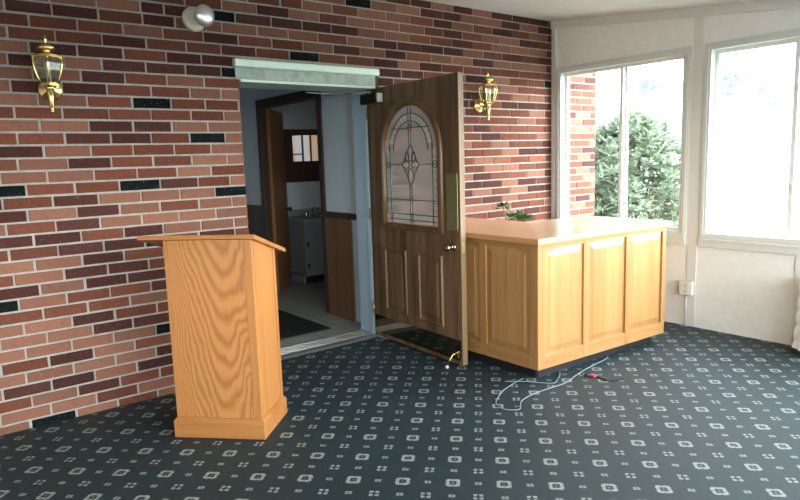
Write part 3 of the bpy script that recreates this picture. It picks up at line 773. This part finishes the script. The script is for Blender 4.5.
for nm, poly, m in (('countertop', (O,R1,R2,I), M_bartop), ('countertop', (O,I,F2,F1), M_bartop_y)):
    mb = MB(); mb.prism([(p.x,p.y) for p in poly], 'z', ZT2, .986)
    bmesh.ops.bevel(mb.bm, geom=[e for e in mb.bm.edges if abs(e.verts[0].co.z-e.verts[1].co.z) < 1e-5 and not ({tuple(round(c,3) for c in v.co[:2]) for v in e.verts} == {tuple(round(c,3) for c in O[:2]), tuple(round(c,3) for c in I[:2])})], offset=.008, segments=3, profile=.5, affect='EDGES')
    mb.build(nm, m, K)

# ================================================================== WALL LIGHTS
def lantern(x, label, rz=0.0):
    r = empty('wall_sconce', (x,0,2.09), rz); tag(r, label, 'wall light', None)
    Yl = -.125
    mb = MB(); mb.M = Matrix.Translation((0,-.008,-.09)) @ Matrix.Rotation(PI/2,4,'X'); mb.lathe([(.066,0),(.066,.008),(.058,.016),(.040,.020),(.034,.030),(.014,.036)], 28); mb.build('backplate', M_brass, r)
    mb = MB(); mb.tube([(0,-.03,-.09),(0,-.07,-.105),(0,-.105,-.10),(0,Yl,-.085)], .011, 10); mb.build('arm', M_brass, r)
    # cage: six curved ribs between a wide shoulder and a narrow cup
    n = 6; prof = [(.044,-.072),(.062,-.045),(.076,0),(.083,.040),(.081,.070)]
    mb = MB()
    for k in range(n):
        a = 2*PI*k/n + PI/6
        mb.tube([(rr*math.cos(a), Yl+rr*math.sin(a), z) for rr, z in prof], .0055, 6)
    mb.M = Matrix.Translation((0,Yl,0))
    mb.lathe([(.083,.066),(.089,.070),(.089,.078),(.080,.082)], n, False, True, PI/6); mb.lathe([(.034,-.090),(.052,-.084),(.052,-.070),(.042,-.066)], n, False, True, PI/6)
    cg = mb.build('cage', M_brass, r)
    mb = MB(); mb.M = Matrix.Translation((0,Yl,0)); mb.lathe([(q-.003,z) for q, z in prof], n, False, False, PI/6); mb.build('lantern_glass', M_lglass, r)
    mb = MB(); mb.M = Matrix.Translation((0,Yl,0)); mb.lathe([(.078,.080),(.060,.090),(.028,.096),(.020,.108),(.040,.114),(.050,.124),(.044,.138),(.022,.149),(.008,.154)], 24); mb.build('cap', M_brass, r)
    mb = MB(); mb.M = Matrix.Translation((0,Yl,0)); mb.lathe([(.008,.152),(.005,.160),(.010,.170),(.006,.186),(.002,.202)], 12); mb.build('finial', M_brass, r)
    mb = MB(); mb.M = Matrix.Translation((0,Yl,0)); mb.lathe([(.008,-.232),(.013,-.224),(.007,-.216),(.012,-.206),(.017,-.150),(.022,-.100),(.032,-.088)], 12); mb.build('tail', M_brass, r)
    mb = MB(); mb.M = Matrix.Translation((0,Yl,0)); mb.lathe([(.012,-.08),(.012,-.005)], 12); mb.build('candle_sleeve', M_wick, r)
    mb = MB(); mb.M = Matrix.Translation((0,Yl,0)); mb.lathe([(.010,-.006),(.019,.012),(.015,.034),(.004,.058)], 14); mb.build('bulb', plain('unlit_bulb_glass', (.75,.74,.68), .15), r)
    return r
lantern(.760, 'brass carriage lantern on the brick wall on the lectern side of the doorway', -.17)
lantern(4.285, 'brass carriage lantern on the brick between open door and window')
s = empty('flood_lamp', (1.652,0,2.487)); tag(s, 'cream round flood lamp fitting with silver bulb high on the brick', 'flood lamp')
mb = MB(); mb.M = Matrix.Translation((0,-.008,0)) @ Matrix.Rotation(PI/2,4,'X'); mb.lathe([(.080,0),(.080,.012),(.070,.026),(.045,.034),(.030,.036)], 32); bp = mb.build('backplate', M_cream, s)
mb = MB(); mb.M = Matrix.Translation((-.005,-.034,-.055)) @ Matrix.Rotation(PI/2,4,'X'); mb.lathe([(.006,0),(.006,.003)], 10); mb.build('screw', M_slot, bp)
mb = MB(); D_ = Vector((.22,-.97,-.05)).normalized(); Q = D_.to_track_quat('Z','Y').to_matrix().to_4x4()
mb.M = Matrix.Translation((.01,-.030,.012)) @ Q; mb.lathe([(.026,0),(.028,.02),(.024,.04)], 20); mb.build('lampholder', M_cream, s)
mb = MB(); mb.M = Matrix.Translation((.01,-.030,.012)) @ Q; mb.lathe([(.020,.026),(.036,.036),(.062,.070),(.070,.092),(.064,.108),(.036,.120),(.006,.124)], 28); mb.build('reflector_bulb', M_silver, s)

# ================================================================== SMALL THINGS
o = empty('outlet_box', (W0-.016,-1.500,.345)); tag(o, 'white surface socket box with conduit on the post below the windows', 'outlet')
mb = MB(); mb.box(-.045,-.058,-.062,0,.058,.062,.006); mb.build('box', M_plastic, o)
mb = MB(); mb.box(-.049,-.036,-.056,-.044,.036,.056,.002); cp = mb.build('cover_plate', M_plastic, o)
for z in (-.026,.026):
    mb = MB()
    for y in (-.009,.009): mb.box(-.0505,y-.0022,z-.004,-.0488,y+.0022,z+.010)
    mb.box(-.0505,-.004,z-.016,-.0488,.004,z-.010)
    mb.build('socket_slots', M_slot, cp)
mb = MB(); mb.tube([(-.014,.005,-.062),(-.014,.005,-.343)], .008, 8); mb.build('conduit', M_plastic, o)

def smooth_path(pts, n=8):
    out = []
    P = [pts[0]]+list(pts)+[pts[-1]]
    for i in range(1, len(P)-2):
        p0,p1,p2,p3 = (Vector(q) for q in P[i-1:i+3])
        for k in range(n):
            t = k/n; out.append(.5*((2*p1)+(p2-p0)*t+(2*p0-5*p1+4*p2-p3)*t*t+(3*p1-p0-3*p2+p3)*t**3))
    out.append(Vector(P[-2])); return out
Z = .0048
pts = [(3.25,-1.43),(3.12,-1.455),(2.97,-1.50),(2.86,-1.56),(2.787,-1.615),(2.748,-1.704),(2.785,-1.765),(2.825,-1.776),(2.87,-1.74),(2.935,-1.696),(3.066,-1.67),(3.236,-1.674),(3.383,-1.682),(3.586,-1.632),(3.782,-1.595),(4.005,-1.568),(4.10,-1.53)]
mb = MB(); mb.tube(smooth_path([(x,y,Z) for x, y in pts]), .0028, 6); cb = mb.build('cable', M_cable); tag(cb, 'thin pale cable looping on the carpet in front of the counter', 'cable')
pts = [(3.10,-1.40),(3.20,-1.50),(3.25,-1.578),(3.315,-1.645),(3.40,-1.61),(3.478,-1.566),(3.53,-1.52)]
mb = MB(); mb.tube(smooth_path([(x,y,Z+.008) for x, y in pts]), .0026, 6); tag(mb.build('cable', M_cable), 'short cable end crossing under the counter corner', 'cable')
pl = empty('power_lead', (3.63,-1.74,0)); tag(pl, 'short black lead with red plug lying on the carpet', 'cable')
mb = MB(); mb.tube(smooth_path([(.02,0,.006),(.006,-.045,.006),(.0,-.105,.006),(.05,-.13,.006),(.10,-.164,.006)]), .0055, 7); mb.build('lead', M_dcable, pl)
mb = MB(); mb.box(-.016,-.010,.001,.022,.036,.016,.004); mb.build('plug', M_red, pl)
mb = MB(); mb.tube([(-.015,.04,.009),(-.026,.066,.008)], [.010,.007], 8); mb.build('strain_relief', M_dcable, pl)

# plant behind the counter
p = empty('potted_plant', (4.47,-.30,0)); tag(p, 'small green leafy plant showing above the counter by the brick', 'plant')
mb = MB(); mb.lathe([(.09,0),(.115,.17),(.125,.18),(.125,.22),(.11,.22),(.10,.19)], 24); mb.build('pot', M_pot, p)
stems = [[(0,0,.18),(-.05,.0,.55),(-.12,.0,.88),(-.17,.0,1.03),(-.18,.01,1.10)],[(0,0,.18),(.02,.02,.6),(.03,.0,.93)],[(0,0,.18),(.0,-.03,.6),(.07,-.02,.92)],[(0,0,.18),(-.03,0,.6),(-.01,.02,.95)]]
mb = MB()
for st in stems: mb.tube(smooth_path(st, 5), .006, 6)
mb.build('stems', M_stem, p)
mb = MB()
def leaf(mb, c, d, ln, wd):
    d = Vector(d).normalized(); sd = d.cross(Vector((rnd.uniform(-.4,.4),rnd.uniform(-.4,.4),1))).normalized(); nn = sd.cross(d)
    c = Vector(c); a = mb._v(c); b = mb._v(c+d*ln*.5+sd*wd*.5+nn*.01); e = mb._v(c+d*ln*.5-sd*wd*.5+nn*.01); t = mb._v(c+d*ln); m = mb._v(c+d*ln*.5)
    mb._f([a,b,m]); mb._f([a,m,e]); mb._f([b,t,m]); mb._f([m,t,e])
for (cx,cy,c_z,n,sp) in ((-.18,.01,1.07,16,.05),(-.175,0,1.09,8,.03),(.03,0,.955,46,.10),(.07,-.02,.95,24,.06),(-.02,.02,.97,24,.06)):
    for _ in range(n):
        d = (rnd.uniform(-1,1),rnd.uniform(-1,1),rnd.uniform(-.3,.6))
        leaf(mb, (cx+d[0]*sp*.5,cy+d[1]*sp*.5,c_z+d[2]*sp*.5), d, rnd.uniform(.04,.075), rnd.uniform(.018,.032))
mb.build('foliage', M_leaf, p)

# white lace-covered stand, only its edge reaches into the picture
tb = empty('draped_stand', (5.185,-2.535,0)); tag(tb, 'slim stand under a white lace cloth against the wall below the second window', 'stand')
mb = MB(); nz = 30; na = 72; rows = []
for i in range(nz+1):
    t = i/nz; z = .52*(1-t)+.05; ring = []
    for k in range(na):
        a = 2*PI*k/na; tier = .016*abs(math.sin(t*PI*4.5)); r = .092+.022*t+(.003+.006*t)*math.sin(a*9+t*1.3)+tier*.8+.003*math.sin(a*23+t*9)
        ring.append(mb._v((r*math.cos(a), r*math.sin(a), z)))
    rows.append(ring)
for a, b in zip(rows, rows[1:]):
    for k in range(na): mb._f([a[k],a[(k+1)%na],b[(k+1)%na],b[k]], True)
mb._f(rows[0]); mb.build('lace_cloth', M_cloth, tb)
mb = MB(); mb.lathe([(.08,0),(.08,.02),(.02,.04),(.02,.53),(.08,.54),(.08,.568)], 20); mb.build('pedestal', M_walnut, tb)

# ================================================================== OUTDOORS
mb = MB(); mb.box(-60,-60,-.6,80,40,-.4); struct(mb.build('ground', M_ground), 'bright paved ground outside the windows', 'ground')
bush = empty('yew_bush', (7.18,.24,-.4)); tag(bush, 'bushy green shrub growing outside the corner window', 'bush')
RX, RY, HT = .74, .86, 2.30
tips = []
while len(tips) < 760:
    a = rnd.uniform(0,2*PI); z = rnd.uniform(.05,1); f = math.sqrt(max(0,1-max(0,(z-.35)/.65)**2.4)); q = rnd.uniform(.35,1.0)
    lump = 1+.13*math.sin(a*5+z*7)+.08*math.sin(a*11-z*13)
    tips.append((RX*f*q*lump*math.cos(a), RY*f*q*lump*math.sin(a), HT*z*(.94+.06*lump)))
mbs = MB()
for b in tips[::20]: mbs.tube(smooth_path([(rnd.uniform(-.05,.05),rnd.uniform(-.05,.05),0),(b[0]*.45,b[1]*.45,b[2]*.5),b], 4), [.014]*8+[.006], 5)
mbs.build('stems', M_bark, bush)
mb = MB()
for b in tips:
    out = Vector((b[0]/RX, b[1]/RY, .25))
    for s_ in range(9):
        d0 = (out + Vector((rnd.gauss(0,.6), rnd.gauss(0,.6), rnd.gauss(.15,.4)))).normalized(); L0 = rnd.uniform(.10,.22)
        sd = d0.cross(Vector((0,0,1))).normalized()
        for q in range(7):
            t = q/6; c = Vector(b)+d0*L0*t
            for sgn in (-1,1): leaf(mb, c, d0*.7+sd*sgn*.8+Vector((0,0,rnd.uniform(-.1,.35))), .060*(1.15-.45*t), .020)
mb.build('foliage', M_yew, bush)
def tree(x, y, h, label, seed, spread, n):
    q = random.Random(seed); r = empty('tree', (x,y,-.4)); tag(r, label, 'tree')
    mb = MB(); mb.tube([(0,0,0),(.05,0,h*.3),(0,.05,h*.6),(.05,0,h*.9)], [.09,.07,.05,.02], 8)
    ends = []
    for i in range(n):
        a = q.uniform(0,2*PI); z0 = h*q.uniform(.72,.86); l = spread*q.uniform(.4,1.0); e = (l*math.cos(a), l*math.sin(a), z0+l*.25); mb.tube([(0,0,z0),(e[0]*.5,e[1]*.5,z0+l*.08),e], [.03,.02,.01], 5); ends += [e,(e[0]*.6,e[1]*.6,z0+l*.15)]
    mb.build('trunk', M_washedbark, r)
    mb = MB()
    for e in ends:
        for _ in range(40):
            d = Vector((q.gauss(0,1),q.gauss(0,1),q.gauss(0,.6)))
            leaf(mb, Vector(e)+d*.12, d, q.uniform(.10,.17), .07)
    mb.build('foliage', M_tree, r)
tree(22, 8.9, 5.2, 'pale young tree washed out by daylight above the bush', 3, .75, 8)
tree(22.5, 6.3, 4.9, 'faint pale tree at the middle of the nearer window view', 5, .8, 8)
tree(23, 5.2, 4.6, 'small faint tree near the middle rail of the nearer window', 8, .6, 5)

# ================================================================== LIGHT
sc = bpy.context.scene
w = bpy.data.worlds.new('overcast_sky'); sc.world = w; w.use_nodes = True
nt = w.node_tree; bg = nt.nodes['Background']
tc = nt.nodes.new('ShaderNodeTexCoord'); sp = nt.nodes.new('ShaderNodeSeparateXYZ'); nt.links.new(tc.outputs['Generated'], sp.inputs[0])
nt.links.new(ramp(nt, sp.outputs[2], [(0.0, (1.0,1.0,.99)), (.6, (.80,.90,1.0))]), bg.inputs[0])
vd = nt.nodes.new('ShaderNodeVectorMath'); vd.operation = 'DOT_PRODUCT'; nt.links.new(tc.outputs['Generated'], vd.inputs[0])
vd.inputs[1].default_value = Vector((.42,-.86,.32)).normalized()
glow = math_(nt, 'POWER', math_(nt, 'MAXIMUM', vd.outputs['Value'], 0.0), 2.0)   # thin cloud, brighter around the hidden sun
nt.links.new(math_(nt, 'MULTIPLY', math_(nt, 'MULTIPLY_ADD', glow, 2.2, .85), SKY), bg.inputs[1])
def portal(name, loc, rot, sx, sy):
    l = bpy.data.lights.new(name, 'AREA'); l.shape = 'RECTANGLE'; l.size = sx; l.size_y = sy; l.cycles.is_portal = True
    o = bpy.data.objects.new(name, l); C.objects.link(o); o.location = loc; o.rotation_euler = rot
for i, (a, b) in enumerate(((-.07,-1.46),(-1.58,-2.99),(-3.11,-4.4))): portal('window_portal', (W1+.03,(a+b)/2,1.583), (0,PI/2,0), 1.6, abs(a-b))
for a, b in FW: portal('window_portal', ((a+b)/2,-5.45,1.43), (PI/2,0,0), b-a, 1.46)
for a, b in LW: portal('window_portal', (-2.88,(a+b)/2,1.455), (0,-PI/2,0), 1.41, b-a)
sc.view_settings.view_transform = 'Standard'; sc.view_settings.look = 'None'; sc.view_settings.gamma = 1.0; sc.view_settings.use_curve_mapping = False
sc.view_settings.exposure = EXPO
cy = sc.cycles
cy.use_denoising = True; cy.max_bounces = 10; cy.diffuse_bounces = 6; cy.glossy_bounces = 5; cy.transparent_max_bounces = 16; cy.transmission_bounces = 8
cy.sample_clamp_indirect = 8; cy.caustics_reflective = False; cy.caustics_refractive = False; cy.blur_glossy = .5
